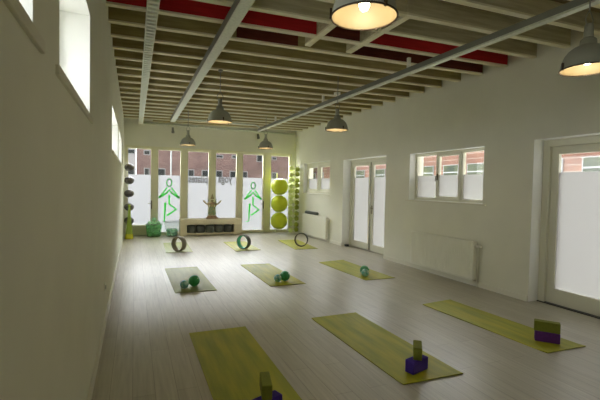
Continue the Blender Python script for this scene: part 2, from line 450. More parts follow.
# back wall: header, posts and six glazed bays
BAYS = [(-0.17, 0.45, 0.30), (0.65, 1.28, 0.08), (1.50, 2.12, 0.08), (2.34, 2.99, 0.08), (3.20, 3.87, 0.08), (4.14, 4.78, 0.08)]
PT = 2.52
mb = MB()
edges = [-0.24]
for a, b, z in BAYS: edges += [a-0.045, b+0.045]
edges.append(4.86)
for k in range(0, len(edges), 2): mb.box(edges[k], 12.39, 0, edges[k+1], 12.56, PT+0.04)
mb.box(-0.24, 12.38, PT+0.04, 4.86, 12.56, 2.6)
struct(mb.build('trim_40', FRAMEB, bevel=0.004), 'pale posts and header framing the glazed far end')
films = []
for k, (a, b, z) in enumerate(BAYS):
    door = k in (0, 4)
    nm = ('door_1' if k == 0 else 'door_2') if door else 'window_%d' % (k if k < 4 else 4)
    mb = MB(); rect_frame(mb, 'x', 12.41, 12.50, a-0.045, b+0.045, 0.0, PT+0.04, 0.045, z)
    f = struct(mb.build(nm, FRAMEB, bevel=0.003))
    if k == 0:
        MB().box(a-0.03, 12.33, 0.235, b+0.03, 12.41, 0.26).build('bottom_rail_ledge', FRAMEB, f)
    fm = pane(f, 'x', 12.455, a, b, z, PT, -1)
    films.append((f, fm))
    if door:
        hx = b+0.02 if k == 0 else a-0.02
        if k == 4: hx = b+0.02
        hd = MB(); hd.box(hx-0.016, 12.395, 0.78, hx+0.016, 12.409, 1.02)
        hd.tube([(hx, 12.40, 0.93), (hx, 12.355, 0.93), (hx-0.10, 12.35, 0.93)], 0.009)
        hd.build('door_handle', HANDLE, f)['label'] = 'dark lever handle'

# green line figures in a one-legged yoga pose
def figure(cx, cz, s, parent, open_foot):
    mb = MB(); Y = 12.4475
    def ln(pts, wd, closed=False):
        pts = [Vector((cx+p[0]*s, Y, cz-p[1]*s)) for p in pts]
        seq = list(zip(pts, pts[1:])) + ([(pts[-1], pts[0])] if closed else [])
        for q, (a, b) in enumerate(seq):
            w0, w1 = (wd if isinstance(wd, tuple) else (wd, wd))
            d = (b-a).normalized(); nn = Vector((d.z, 0, -d.x)); o = Vector((0, 0.0025, 0))
            a = a-d*w0*0.3*s; b = b+d*w1*0.3*s
            v = [a-nn*w0*s/2, b-nn*w1*s/2, b+nn*w1*s/2, a+nn*w0*s/2]
            mb._new(v+[p-o for p in v], [(0,1,2,3),(4,7,6,5),(0,4,5,1),(1,5,6,2),(2,6,7,3),(3,7,4,0)])
    ln([(2.4*math.cos(t*PI/8), -17+3.6*math.sin(t*PI/8)) for t in range(16)], 1.1, True)
    for sg in (-1, 1):
        ln([(sg*2.0, -12.0), (sg*9.0, -2.6)], 1.2)
        ln([(sg*9.0, -2.6), (sg*2.6, -6.6)], (2.2, 1.5))
        ln([(sg*2.6, -6.6), (0.0, -10.0)], (1.7, 1.0))
    ln([(0, -4), (0.2, 4.2)], (1.9, 1.3)); ln([(0.2, 4.2), (6.8, 9.2)], 1.4); ln([(6.8, 9.2), (-1.6, 15.0)], (1.2, 1.7))
    ln([(-3.6, 3.2), (-4.3, 21.5)], (2.1, 1.0))
    if open_foot: ln([(-4.3, 21.5), (-7.5, 22.0)], 0.8)
    o = mb.build('line_figure', GREENLINE, parent)
    o['label'] = 'bright green line drawing of a person balancing on one leg'
S = 0.0305
figure(0.965, 1.035, S, films[1][0], False)
figure(3.555, 1.01, S*0.98, films[4][0], True)
def lettering(txt, x0, x1, z0, parent):
    cu = bpy.data.curves.new('t', 'FONT'); cu.body = txt; cu.size = 1; cu.extrude = 0.004; cu.offset = 0.018
    to = bpy.data.objects.new('t', cu); C.objects.link(to)
    me = bpy.data.meshes.new_from_object(to.evaluated_get(bpy.context.evaluated_depsgraph_get()))
    bpy.data.objects.remove(to)
    xs = [v.co.x for v in me.vertices]; k = (x1-x0)/(max(xs)-min(xs)); mn = min(xs)
    for v in me.vertices:
        x, y, z = v.co
        v.co = (x1-(x-mn)*k, 12.4475+z*0.25, z0+y*k*1.45)
    me.flip_normals()
    me.materials.append(GREYTXT)
    o = bpy.data.objects.new('lettering', me); C.objects.link(o); o.parent = parent
    o['label'] = 'grey vinyl word %s seen from behind' % txt
lettering('pilates', 1.53, 2.09, 1.575, films[2][0])
lettering('yoga', 2.42, 2.86, 1.60, films[3][0])

# right wall openings
def leaf(name, parent, x, ya, yb, z0, z1, w, wb, film=1.77):
    mb = MB(); rect_frame(mb, 'y', x, x+0.05, ya, yb, z0, z1, w, wb)
    o = mb.build(name, FRAME, parent, bevel=0.003)
    pane(o, 'y', x+0.022, ya+w, yb-w, z0+wb, z1-w, -1, film)
    return o
def lever(parent, x, y, z, sg=1):
    h = MB(); h.box(x-0.008, y-0.015, z-0.10, x, y+0.015, z+0.10)
    h.tube([(x, y, z+.04), (x-0.05, y, z+.04), (x-0.052, y+sg*0.11, z+.04)], 0.009)
    h.build('door_handle', HANDLE, parent)['label'] = 'dark metal lever handle'
# reveal linings
def lining(ya, yb, za, zb, x0, x1, floor=False, nm=[41]):
    mb = MB(); t = 0.006
    mb.box(x0, yb-t, za, x1, yb, zb); mb.box(x0, ya, za, x1, ya+t, zb); mb.box(x0, ya+t, zb-t, x1, yb-t, zb)
    if not floor: mb.box(x0, ya+t, za, x1, yb-t, za+t)
    struct(mb.build('trim_%d' % nm[0], REV), 'pale lining of a wall opening'); nm[0] += 1
# near door
mb = MB(); rect_frame(mb, 'y', 5.16, 5.25, 2.356, 3.744, 0, 2.204, 0.09, 0.0)
d3 = struct(mb.build('door_3', FRAME, bevel=0.003), 'glazed door at the right edge with frosted lower glass')
l = leaf('door_leaf', d3, 5.20, 2.45, 3.65, 0.012, 2.11, 0.10, 0.20)
lever(l, 5.20, 2.51, 1.0)
MB().box(5.14, 2.36, 0, 5.30, 3.74, 0.012).build('threshold', DARKMETAL, d3)
lining(2.35, 3.75, 0, 2.21, XR, 5.16, True)
# far double door
mb = MB(); rect_frame(mb, 'y', 5.20, 5.28, 7.156, 9.044, 0, 2.224, 0.055, 0.0)
d4 = struct(mb.build('door_4', FRAME, bevel=0.003), 'glazed double doors midway along the right wall')
la = leaf('door_leaf', d4, 5.22, 8.105, 8.985, 0.012, 2.165, 0.10, 0.16)
lb = leaf('door_leaf', d4, 5.22, 7.215, 8.095, 0.012, 2.165, 0.10, 0.16)
MB().tube([(5.21, 8.10, 0.03), (5.21, 8.10, 2.13)], 0.014).build('espagnolette_rod', CHROME, d4)
lever(lb, 5.22, 8.03, 1.0, -1)
lining(7.15, 9.05, 0, 2.23, XR, 5.20, True)
MB().box(5.03, 8.90, 0.0, 5.12, 8.98, 0.05).build('door_stop', DARKMETAL, d4)
# window with three lights
mb = MB(); rect_frame(mb, 'y', 5.12, 5.19, 4.576, 6.364, 1.306, 2.194, 0.05)
mb.box(5.12, 5.14, 1.35, 5.19, 5.20, 2.15); mb.box(5.12, 5.72, 1.35, 5.19, 5.78, 2.15)
w5 = struct(mb.build('window_5', FRAME, bevel=0.003), 'three-light window over the near radiator')
pane(w5, 'y', 5.15, 4.626, 5.14, 1.356, 2.144, -1, 1.77); pane(w5, 'y', 5.15, 5.78, 6.314, 1.356, 2.144, -1, 1.77)
cs = leaf('casement', w5, 5.105, 5.165, 5.755, 1.33, 2.17, 0.06, 0.06)
h = MB(); h.box(5.09, 5.71, 1.68, 5.105, 5.735, 1.80); h.tube([(5.09, 5.722, 1.75), (5.06, 5.722, 1.75), (5.055, 5.722, 1.66)], 0.007)
h.build('window_handle', HANDLE, cs)
lining(4.57, 6.37, 1.3, 2.2, XR, 5.12)
MB().box(XR-0.03, 4.50, 1.275, 5.12, 6.44, 1.30).build('window_sill', SILL, w5, bevel=0.004)
# far window
mb = MB(); rect_frame(mb, 'y', 5.10, 5.17, 9.806, 11.644, 1.326, 2.254, 0.06)
mb.box(5.10, 10.69, 1.386, 5.17, 10.77, 2.194)
w6 = struct(mb.build('window_6', FRAME, bevel=0.003), 'small two-light window at the far end of the right wall')
for a, b in ((9.87, 10.69), (10.77, 11.58)):
    leaf('casement', w6, 5.09, a, b, 1.39, 2.19, 0.09, 0.07)
lining(9.8, 11.65, 1.32, 2.26, XR, 5.10)
MB().box(XR-0.03, 9.75, 1.295, 5.10, 11.70, 1.32).build('window_sill', SILL, w6, bevel=0.004)
# left high windows
for k, (a, b, z0, z1) in enumerate(LW):
    mb = MB(); rect_frame(mb, 'y', -0.53, -0.47, a+.006, b-.006, z0+.006, z1-.006, 0.05)
    f = struct(mb.build('window_%d' % (7+k), FRAME), 'high window in the left wall')
    pane(f, 'y', -0.505, a+.056, b-.056, z0+.056, z1-.056, 1, None)
    lining(a, b, z0, z1, -0.47, XL)
    MB().box(-0.47, a-0.08, z0-0.04, XL+0.014, b+0.10, z0).build('window_sill', SILL, f, bevel=0.004)

# ------------------------------------------------------------------ ceiling services
# ribbed cable duct on the left
d = thing('cable_duct', 'ribbed pale cable duct running under the joists beside the left wall', 'cable duct', (0.155, 5, 3.2))
mb = MB(); mb.box(-0.055, -6.5, 0.0, -0.045, 7.3, 0.105); mb.box(0.045, -6.5, 0.0, 0.055, 7.3, 0.105); mb.box(-0.045, -6.5, 0.02, 0.045, 7.3, 0.028)
mb.build('channel', TRAYM, d)
rib = MB().box(-0.045, 0, 0, 0.045, 0.05, 0.02).build('rib', TRAYM, d, loc=(0, -1.6, 0))
for k in range(1, 88):
    c = rib.copy(); C.objects.link(c); c.location = (0, -1.6+k*0.10, 0)
d = thing('cable_duct', 'smooth flat grey cable duct running under the joists left of the room centre', 'cable duct', (0.95, 5, 3.2))
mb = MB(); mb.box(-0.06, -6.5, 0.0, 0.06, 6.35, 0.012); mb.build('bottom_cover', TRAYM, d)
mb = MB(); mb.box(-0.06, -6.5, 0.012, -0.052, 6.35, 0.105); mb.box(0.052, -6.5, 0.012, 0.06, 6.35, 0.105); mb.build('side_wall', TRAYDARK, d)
# lamp rail, slightly skewed
d = thing('lighting_rail', 'long grey lighting rail carrying the right-hand row of pendant lamps', 'lighting rail', (3.42, 6.5, 3.08), R(1.45))
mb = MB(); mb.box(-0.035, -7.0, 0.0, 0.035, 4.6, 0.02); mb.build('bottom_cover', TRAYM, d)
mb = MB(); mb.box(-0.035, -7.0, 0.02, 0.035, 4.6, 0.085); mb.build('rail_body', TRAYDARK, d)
for y in (-4.7, -2.0, 0.55, 3.2): MB().box(-0.02, y, 0.085, 0.02, y+0.04, 0.229).build('hanger', WHITE, d)
tag(MB().tube([(1.02, 11.18, 3.27), (3.18, 11.18, 3.27), (3.28, 11.14, 3.25), (3.31, 11.05, 3.20)], 0.022).build('conduit', TRAYM), 'pale conduit pipe crossing the ceiling between the duct and the rail', 'conduit')
tag(MB().tube([(0.24, 12.30, 3.25), (4.90, 12.30, 3.25)], 0.03).build('conduit', TRAYM), 'pale conduit pipe along the top of the far wall', 'conduit')
for (x, lb_) in ((1.04, 'small dark wall sensor above the left standing line figure'), (3.66, 'small dark wall sensor above the right standing line figure')):
    mb = MB(); mb.box(-0.03, 0.02, 0.0, 0.03, 0.045, 0.09); mb.lathe([(0.0, -0.09), (0.035, -0.085), (0.045, -0.05), (0.03, 0.0), (0.02, 0.04), (0.0, 0.05)], 16, Matrix.Translation((0, -0.03, 0)))
    tag(mb.build('wall_sensor', TRAYDARK, loc=(x, 12.325, 3.10)), lb_, 'sensor')
tag(MB().box(-0.05, -0.04, 0, 0.05, 0.04, 0.05).build('junction_box', WHITE, bevel=0.006, loc=(3.53, 6.72, 3.258)), 'small white junction box under a joist by the lighting rail', 'junction box')

# ------------------------------------------------------------------ pendant lamps
def make_lamp():
    t = thing('pendant_lamp', '', 'lamp', (0, 0, 2.5))
    outer = [(0.034, 0.255), (0.056, 0.235), (0.060, 0.195), (0.066, 0.188), (0.10, 0.175), (0.135, 0.148), (0.162, 0.11), (0.18, 0.06), (0.188, 0.015), (0.194, 0.0)]
    inner = [(r-0.004, z-0.004) for r, z in outer[::-1]]
    inner[0] = (0.188, 0.0)
    MB().lathe(outer, 40, cap=False).build('lamp_shade', LAMPG, t)
    MB().lathe(inner+[(0.0, 0.24)], 40, cap=False).build('reflector', LAMPIN, t)['label'] = 'cream inner face of the shade'
    rim = MB(); rim.tube([(0.191*math.cos(a*PI/24), 0.191*math.sin(a*PI/24), 0) for a in range(48)], 0.0055, 8, True)
    rim.build('rim', LAMPRIM, t)
    MB().lathe([(0, 0.365), (0.022, 0.365), (0.03, 0.355), (0.036, 0.257), (0.034, 0.252), (0, 0.252)], 24, cap=False).build('lamp_neck', LAMPG, t)
    for a in (0.6, 2.7, 4.8):
        c = MB(); m = Matrix.Rotation(a, 4, 'Z'); c.box(0.186, -0.007, -0.01, 0.2, 0.007, 0.05, m); c.build('clip', LAMPRIM, t)
    MB().tube([(-0.03, 0, 0.34), (-0.048, 0, 0.40), (-0.012, 0, 0.46), (0.012, 0, 0.46), (0.048, 0, 0.40), (0.03, 0, 0.34)], 0.005, 6).build('hanging_loop', CORD, t)
    MB().lathe([(0, 0.035), (0.02, 0.04), (0.032, 0.065), (0.03, 0.09), (0.018, 0.12), (0.014, 0.15), (0.0, 0.156)], 20, cap=False).build('bulb', BULB, t)
    MB().lathe([(0, 0.155), (0.02, 0.155), (0.02, 0.236), (0, 0.236)], 16, cap=False).build('socket', WHITE, t)
    return t
def lamp_at(t, x, y, top, label):
    under = any(jl(i)+(jr(i)-jl(i))*(x-XL)/(XR-XL) <= y <= jl(i)+(jr(i)-jl(i))*(x-XL)/(XR-XL)+JW for i in range(-12, 18))
    top = H if under else 3.52
    t.location = (x, y, 2.5); t['label'] = label; t['group'] = 'grey pendant lamps'
    MB().tube([(0, 0, 0.455), (0, 0, top-2.5)], 0.006, 6).build('cord', CORD, t)
    if top > 3.2: MB().lathe([(0, top-2.5-0.03), (0.03, top-2.5-0.03), (0.035, top-2.5), (0, top-2.5)], 16, cap=False).build('ceiling_rose', CORD, t)
    pl = bpy.data.lights.new('bulb_light', 'POINT'); pl.energy = 4; pl.color = (1, 0.82, 0.55); pl.shadow_soft_size = 0.02
    po = bpy.data.objects.new('bulb_light', pl); C.objects.link(po); po.parent = t; po.location = (0, 0, 0.03)
LAMPS = [(1.23, 2.03, H, 'largest nearest grey bell pendant lamp at the top centre, its lit bulb visible'),
         (1.235, 6.29, H, 'grey bell pendant lamp in the left row, middle one between nearest and farthest'),
         (1.235, 10.31, H, 'farthest grey bell pendant lamp in the left row, before the glazed far wall'),
         (3.16, 9.95, H, 'farthest grey bell pendant lamp in the right row, small, before the far wall'),
         (3.22, 6.11, H, 'grey bell pendant lamp in the right row, in front of the cream right wall'),
         (3.37, 2.10, H, 'grey bell pendant lamp cut by the right edge of the photo')]
protos = make_lamp()
lamps = [protos]+[copy_tree(protos) for _ in LAMPS[1:]]
for t, a in zip(lamps, LAMPS): lamp_at(t, *a)

# ------------------------------------------------------------------ radiators
def radiator(y0, y1, z0, z1, label, valve_hi):
    t = thing('radiator', label, 'radiator', (XR-0.001, (y0+y1)/2, z0)); L = (y1-y0)/2; Hh = z1-z0
    mb = MB()      # fluted front panel
    n = int((y1-y0-0.04)/0.042); st = (y1-y0-0.04)/n; prof = []
    for k in range(n):
        a = -L+0.02+k*st
        prof += [(a, -0.088), (a+st*0.12, -0.108), (a+st*0.78, -0.108), (a+st*0.9, -0.088)]
    prof.append((L-0.02, -0.088))
    vb = [mb.bm.verts.new((x, y, 0.02)) for y, x in prof]; vt = [mb.bm.verts.new((x, y, Hh-0.02)) for y, x in prof]
    for i in range(len(prof)-1): mb.bm.faces.new((vb[i], vb[i+1], vt[i+1], vt[i]))
    mb.box(-0.105, -L, 0, -0.092, L, 0.02); mb.box(-0.105, -L, Hh-0.02, -0.092, L, Hh)
    mb.box(-0.105, -L, 0.02, -0.092, -L+0.02, Hh-0.02); mb.box(-0.105, L-0.02, 0.02, -0.092, L, Hh-0.02)
    mb.build('front_panel', WHITE, t)
    MB().box(-0.045, -L+.02, 0.03, -0.033, L-.02, Hh-0.03).build('rear_panel', WHITE, t)
    for s_ in (-1, 1): MB().box(-0.092, min(s_*L, s_*(L-0.006)), 0.01, -0.03, max(s_*L, s_*(L-0.006)), Hh-0.005).build('side_panel', WHITE, t)
    g = MB()
    for k in range(int((2*L-0.02)/0.02)): g.box(-0.09, -L+0.012+k*0.02, Hh-0.012, -0.035, -L+0.02+k*0.02, Hh-0.004)
    g.build('top_grille', WHITE, t)
    for y in (-L+0.2, L-0.2): MB().box(-0.033, y-0.02, 0.06, -0.0, y+0.02, Hh-0.08).build('bracket', WHITE, t)
    v = MB(); zt = Hh-0.07
    v.tube([(-0.06, -L, zt), (-0.06, -L-0.05, zt)], 0.012); v.tube([(-0.06, -L-0.03, zt), (-0.03, -L-0.03, zt)], 0.02)
    v.tube([(-0.06, -L-0.045, zt), (-0.06, -L-0.11, zt)], [0.022, 0.018], 16)
    v.build('thermostat_valve', WHITE, t)
    MB().tube([(-0.04, -L-0.03, zt), (-0.04, -L-0.03, -z0+0.0)], 0.009).build('pipe', WHITE, t)
    MB().tube([(-0.06, L, 0.05), (-0.06, L+0.05, 0.05), (0.0, L+0.05, 0.05)], 0.011).build('pipe_stub', WHITE, t)
    return t
radiator(4.62, 6.13, 0.10, 0.71, 'ribbed cream radiator on the right wall below the three-light window', True)
radiator(9.78, 11.45, 0.07, 0.69, 'ribbed cream radiator at the far end of the right wall below the small window', True)
mb = MB(); mb.lathe([(0, -0.42), (0.035, -0.42), (0.045, -0.41), (0.045, 0.41), (0.035, 0.42), (0, 0.42)], 20, Matrix.Rotation(R(90), 4, 'X'), cap=False)
tag(mb.build('foam_roller', M('slate_foam', (0.10, 0.11, 0.10), 0.8), loc=(4.925, 10.85, 0.737)), 'dark grey foam roller lying on top of the far radiator', 'roller')

t = thing('wall_socket', 'small grey socket low on the left wall', 'socket', (XL, 4.55, 0.42))
MB().box(0, -0.04, -0.04, 0.012, 0.04, 0.04).build('cover_plate', TRAYM, t, bevel=0.003)
MB().lathe([(0.0, 0.0), (0.022, 0.0), (0.022, 0.004), (0, 0.004)], 20, Matrix.Translation((0.0122, 0, 0)) @ Matrix.Rotation(R(90), 4, 'Y'), cap=False).build('insert', TRAYDARK, t)

# ------------------------------------------------------------------ yoga mats
def yoga_mat(corners, mat, label):
    """corners: far-left, far-right, near-right, near-left"""
    c = Vector((sum(p[0] for p in corners)/4, sum(p[1] for p in corners)/4, 0))
    mb = MB(); t = 0.006; nx, ny = 8, 24; grid = []
    P = [Vector((x, y, 0))-c for x, y in corners]
    rnd = random.Random(int(c.x*100+c.y*10))
    for z in (0, 1):
        g = []
        for j in range(ny+1):
            v = j/ny; row = []
            for i in range(nx+1):
                u_ = i/nx; p = (P[0]*(1-u_)+P[1]*u_)*(1-v)+(P[3]*(1-u_)+P[2]*u_)*v
                lift = 0.004*max(0, abs(v-0.5)*2-0.93)/0.07
                row.append(mb.bm.verts.new((p.x, p.y, (t if z else 0.0)+lift)))
            g.append(row)
        grid.append(g)
    b, tp = grid
    for j in range(ny):
        for i in range(nx):
            mb.bm.faces.new((tp[j][i], tp[j][i+1], tp[j+1][i+1], tp[j+1][i])); mb.bm.faces.new((b[j][i], b[j+1][i], b[j+1][i+1], b[j][i+1]))
    for j in range(ny):
        for i in (0, nx): mb.bm.faces.new((b[j][i], b[j+1][i], tp[j+1][i], tp[j][i]))
    for i in range(nx):
        for j in (0, ny): mb.bm.faces.new((b[j][i], b[j][i+1], tp[j][i+1], tp[j][i]))
    o = mb.build('yoga_mat', mat, loc=(c.x, c.y, 0.0005)); return tag(o, label, 'yoga mat', 'yoga mats on the floor')
yoga_mat([(0.52, 4.06), (1.10, 4.06), (1.10, 2.42), (0.52, 2.42)], MATG, 'olive yoga mat at the bottom left, running out of the photo, nearest row')
yoga_mat([(1.88, 4.08), (2.47, 4.09), (2.49, 2.42), (1.91, 2.44)], MATG, 'olive green yoga mat in the middle of the nearest row')
yoga_mat([(3.48, 4.10), (4.00, 4.16), (4.08, 2.44), (3.56, 2.46)], MATG, 'olive yoga mat nearest the right-hand glass door')
yoga_mat([(0.51, 7.36), (1.07, 7.37), (1.10, 5.63), (0.53, 5.65)], MATP, 'dull pale green yoga mat with two green balls, left of the second row')
yoga_mat([(1.87, 7.32), (2.43, 7.28), (2.47, 5.60), (1.90, 5.60)], MATG, 'lime yoga mat in the middle of the second row')
yoga_mat([(3.42, 7.12), (4.02, 7.22), (4.07, 5.50), (3.50, 5.50)], MATG, 'lime yoga mat at the right of the second row by the double door')
yoga_mat([(0.69, 10.62), (1.27, 10.66), (1.22, 9.04), (0.65, 9.06)], MATP, 'dull green yoga mat under the brown wheel, left of the farthest row')
yoga_mat([(2.19, 10.42), (2.78, 10.40), (2.76, 8.93), (2.16, 8.88)], MATG, 'lime yoga mat under the teal wheel, middle of the farthest row')
yoga_mat([(3.72, 10.40), (4.30, 10.40), (4.17, 8.76), (3.58, 8.76)], MATG, 'lime yoga mat under the dark wheel, right of the farthest row')

# ------------------------------------------------------------------ yoga blocks
def brick(loc, dims, rz, mat, label):
    o = MB().cbox((0, 0, dims[2]/2), dims).build('yoga_block', mat, bevel=0.008, loc=loc, seg=3)
    o.rotation_euler = (0, 0, rz); return tag(o, label, 'yoga block', 'yoga blocks')
ZM = 0.007
brick((2.165, 2.60, ZM), (0.20, 0.085, 0.105), R(15), PURPLE, 'dark purple yoga block on the middle nearest mat, under an olive block')
brick((2.19, 2.625, ZM+0.106), (0.070, 0.19, 0.10), R(-38), OLIVE, 'olive yoga block lying across the purple block on the middle mat')
brick((0.82, 2.45, ZM), (0.20, 0.085, 0.105), R(20), PURPLE, 'dark purple yoga block at the bottom left mat, cut by the photo edge')
brick((0.825, 2.50, ZM+0.106), (0.068, 0.20, 0.10), R(-12), OLIVE, 'olive yoga block lying over the purple block at the bottom left')
brick((3.83, 2.66, ZM), (0.215, 0.085, 0.10), R(-48), PURPLE2, 'plum purple yoga block on the mat by the right-hand glass door')
brick((3.83, 2.665, ZM+0.101), (0.225, 0.080, 0.10), R(-53), OLIVE, 'olive yoga block stacked on the plum block on the right-hand mat')

# ------------------------------------------------------------------ exercise balls on the second row
def xball(x, y, r, mat, label):
    mb = MB().ball((0, 0, 0), r, 32)
    o = mb.build('exercise_ball', mat, loc=(x, y, ZM+r))
    pl = MB().lathe([(0, r-0.001), (0.008, r-0.001), (0.009, r+0.002), (0, r+0.003)], 12, cap=False).build('plug', WHITE, o)
    pl.rotation_euler = (R(55), R(20), 0.4)
    return tag(o, label, 'ball', 'exercise balls on the second row of mats')
xball(0.675, 5.86, 0.060, TEAL, 'small teal ball beside a larger green one on the left mat')
xball(0.825, 5.95, 0.082, DGREEN, 'larger green ball on the left mat of the second row')
xball(2.085, 5.82, 0.060, TEAL, 'small pale teal ball beside a larger green one on the middle mat')
xball(2.22, 5.86, 0.080, DGREEN, 'larger green ball on the middle mat of the second row')
xball(3.63, 5.74, 0.066, TEAL, 'small pale teal ball in front of a green one on the right mat')
xball(3.70, 5.87, 0.080, DGREEN, 'larger green ball mostly hidden by a small one on the right mat')

# ------------------------------------------------------------------ yoga wheels
def wheel(x, y, rz, m_out, m_in, label, r=0.165, wd=0.13, th=0.02):
    t = thing('yoga_wheel', label, 'yoga wheel', (x, y, ZM), rz, 'yoga wheels on the farthest row')
    m = Matrix.Translation((0, 0, r)) @ Matrix.Rotation(R(90), 4, 'X')
    MB().lathe([(r-th*.6, -wd/2), (r-0.003, -wd/2), (r, -wd/2+0.003), (r, wd/2-0.003), (r-0.003, wd/2), (r-th*.6, wd/2), (r-th*.6, -wd/2)], 56, m, cap=False).build('tread', m_out, t)
    MB().lathe([(r-th, -wd/2+.002), (r-th*.6, -wd/2+.002), (r-th*.6, wd/2-.002), (r-th, wd/2-.002), (r-th, -wd/2+.002)], 56, m, cap=False).build('inner_shell', m_in, t)
wheel(0.935, 9.22, R(-48), WHEELG, WHEELG2, 'brown-grey yoga wheel on the left mat of the farthest row')
wheel(2.42, 9.20, R(-50), WHEELD, WHEELT, 'yoga wheel with a teal inside on the middle mat of the farthest row')
wheel(3.91, 9.20, R(-33), WHEELD, WHEELG, 'thin dark yoga wheel facing the viewer on the right mat of the farthest row', 0.17, 0.10)

# ------------------------------------------------------------------ low bench with poufs, statue
b = thing('low_bench', 'low beige wooden bench before the far windows with an open front', 'bench', (2.165, 12.17, 0))
MB().box(-0.92, -0.18, 0.33, 0.92, 0.18, 0.49).build('bench_top', BENCH, b, bevel=0.006)
MB().box(-0.92, -0.18, 0.0, -0.73, 0.18, 0.33).build('leg', BENCH, b, bevel=0.004)
MB().box(0.68, -0.18, 0.0, 0.92, 0.18, 0.33).build('leg', BENCH, b, bevel=0.004)
MB().box(-0.73, -0.178, 0.02, 0.68, 0.178, 0.075).build('bottom_board', BENCH, b)
MB().box(-0.73, 0.15, 0.075, 0.68, 0.17, 0.33).build('back_board', BENCH, b)
ords = ['leftmost', 'second from the left', 'middle', 'second from the right', 'rightmost']
for k in range(5):
    x = 1.575+k*0.275
    mb = MB().lathe([(0, 0), (0.115, 0), (0.128, 0.012), (0.131, 0.06), (0.131, 0.17), (0.127, 0.205), (0.11, 0.22), (0, 0.225)], 32, cap=False)
    o = mb.build('meditation_cushion', POUF, loc=(x, 12.13, 0.0755))
    MB().tube([(0.129*math.cos(a*PI/16), 0.129*math.sin(a*PI/16), 0.2) for a in range(32)], 0.005, 6, True).build('piping', POUF, o)
    tag(o, 'round charcoal cushion in the low bench, %s of five' % ords[k], 'cushion', 'cushions in the low bench')
# multi-armed standing statue
st = thing('deity_statue', 'slender patinated standing statue with raised arms and tall pointed crown on the bench', 'statue', (2.19, 12.14, 0.49))
st.scale = (1.2, 1.1, 1.0)
MB().box(-0.15, -0.09, 0, 0.15, 0.09, 0.035).build('plinth', STATB, st, bevel=0.006)
MB().lathe([(0, 0.035), (0.13, 0.035), (0.135, 0.05), (0.11, 0.07), (0.12, 0.085), (0.0, 0.09)], 28, cap=False).build('lotus_base', STATB, st)
def skin(name, verts, edges_, rad, mat, parent, root=0):
    me = bpy.data.meshes.new(name); me.from_pydata(verts, edges_, []); me.materials.append(mat)
    o = bpy.data.objects.new(name, me); C.objects.link(o); o.parent = parent
    m = o.modifiers.new('skin', 'SKIN'); m.use_smooth_shade = True
    for i, r in enumerate(rad): me.skin_vertices[0].data[i].radius = (r, r)
    me.skin_vertices[0].data[root].use_root = True
    s_ = o.modifiers.new('sub', 'SUBSURF'); s_.levels = 1; s_.render_levels = 2
    return o
V = [(0, 0, .34), (0, 0, .40), (0, 0, .46), (0, 0, .50), (0, 0, .545), (0, -.004, .575),            # pelvis..head
     (-.04, 0, .30), (-.05, -.015, .20), (-.045, 0, .10), (.04, 0, .30), (.05, -.015, .20), (.045, 0, .10),
     (-.065, 0, .475), (-.11, -.02, .41), (-.07, -.06, .43), (.065, 0, .475), (.11, -.02, .41), (.07, -.06, .43),
     (-.13, 0, .44), (-.19, -.01, .50), (-.225, -.01, .56), (.13, 0, .44), (.19, -.01, .50), (.225, -.01, .56)]
E_ = [(0,1),(1,2),(2,3),(3,4),(4,5),(0,6),(6,7),(7,8),(0,9),(9,10),(10,11),(2,12),(12,13),(13,14),(2,15),(15,16),(16,17),(12,18),(18,19),(19,20),(15,21),(21,22),(22,23)]
RD = [.05,.045,.055,.024,.035,.036,.036,.028,.022,.036,.028,.022,.036,.026,.02,.036,.026,.02,.028,.023,.024,.028,.023,.024]
skin('body', V, E_, RD, STATUE, st)
MB().lathe([(0.085, 0.12), (0.10, 0.14), (0.09, 0.25), (0.075, 0.33), (0.06, 0.36), (0.0, 0.365)], 24).build('skirt', STATG, st)
MB().lathe([(0.0, 0.43), (0.055, 0.44), (0.068, 0.47), (0.05, 0.49), (0.0, 0.50)], 20, cap=False).build('necklace', STATB, st)
MB().lathe([(0.0, 0.595), (0.044, 0.60), (0.048, 0.615), (0.034, 0.635), (0.038, 0.65), (0.024, 0.675), (0.026, 0.69), (0.012, 0.72), (0.0, 0.765)], 20, cap=False).build('crown', STATUE, st)
for s_ in (-1, 1):
    MB().tube([(s_*.085, .02, .34), (s_*.10, .02, .46), (s_*.09, .02, .56), (s_*.12, .02, .60)], [0.012, .014, .011, .004], 8).build('flame_scarf', STATG, st)

# ------------------------------------------------------------------ gym balls on a wall rack
gx, gy, gr = 4.31, 12.02, 0.272
rk = thing('gym_ball_rack', 'slim wall rack of cradle rings holding the three big lime balls', 'rack', (gx, 12.30, 0))
MB().box(-0.02, -0.02, 0.0, 0.02, 0.02, 1.95).build('post', FRAMEB, rk)
for k, z in enumerate((1.505, 0.955, 0.405)):
    zr = z-0.222; rr = 0.155
    m = MB(); m.tube([(rr*math.cos(a*PI/16), gy-12.30+rr*math.sin(a*PI/16), zr) for a in range(32)], 0.009, 8, True)
    m.tube([(0, -0.02, zr), (0, gy-12.30+rr, zr)], 0.011, 8)
    m.build('cradle_ring', LIMED, rk)
    o = MB().ball((0, 0, 0), gr, 40).build('gym_ball', LIME, loc=(gx, gy, z))
    g = MB()
    for q in range(-4, 5):
        zz = q*0.045; r_ = math.sqrt(gr*gr-zz*zz); g.tube([(r_*math.cos(a*PI/24), r_*math.sin(a*PI/24), zz) for a in range(48)], 0.0025, 5, True)
    g.build('moulded_rib', LIME, o)
    tag(o, 'big lime green gym ball on the far wall rack, %s of three' % ['top', 'middle', 'bottom'][k], 'gym ball', 'gym balls on the far wall rack')

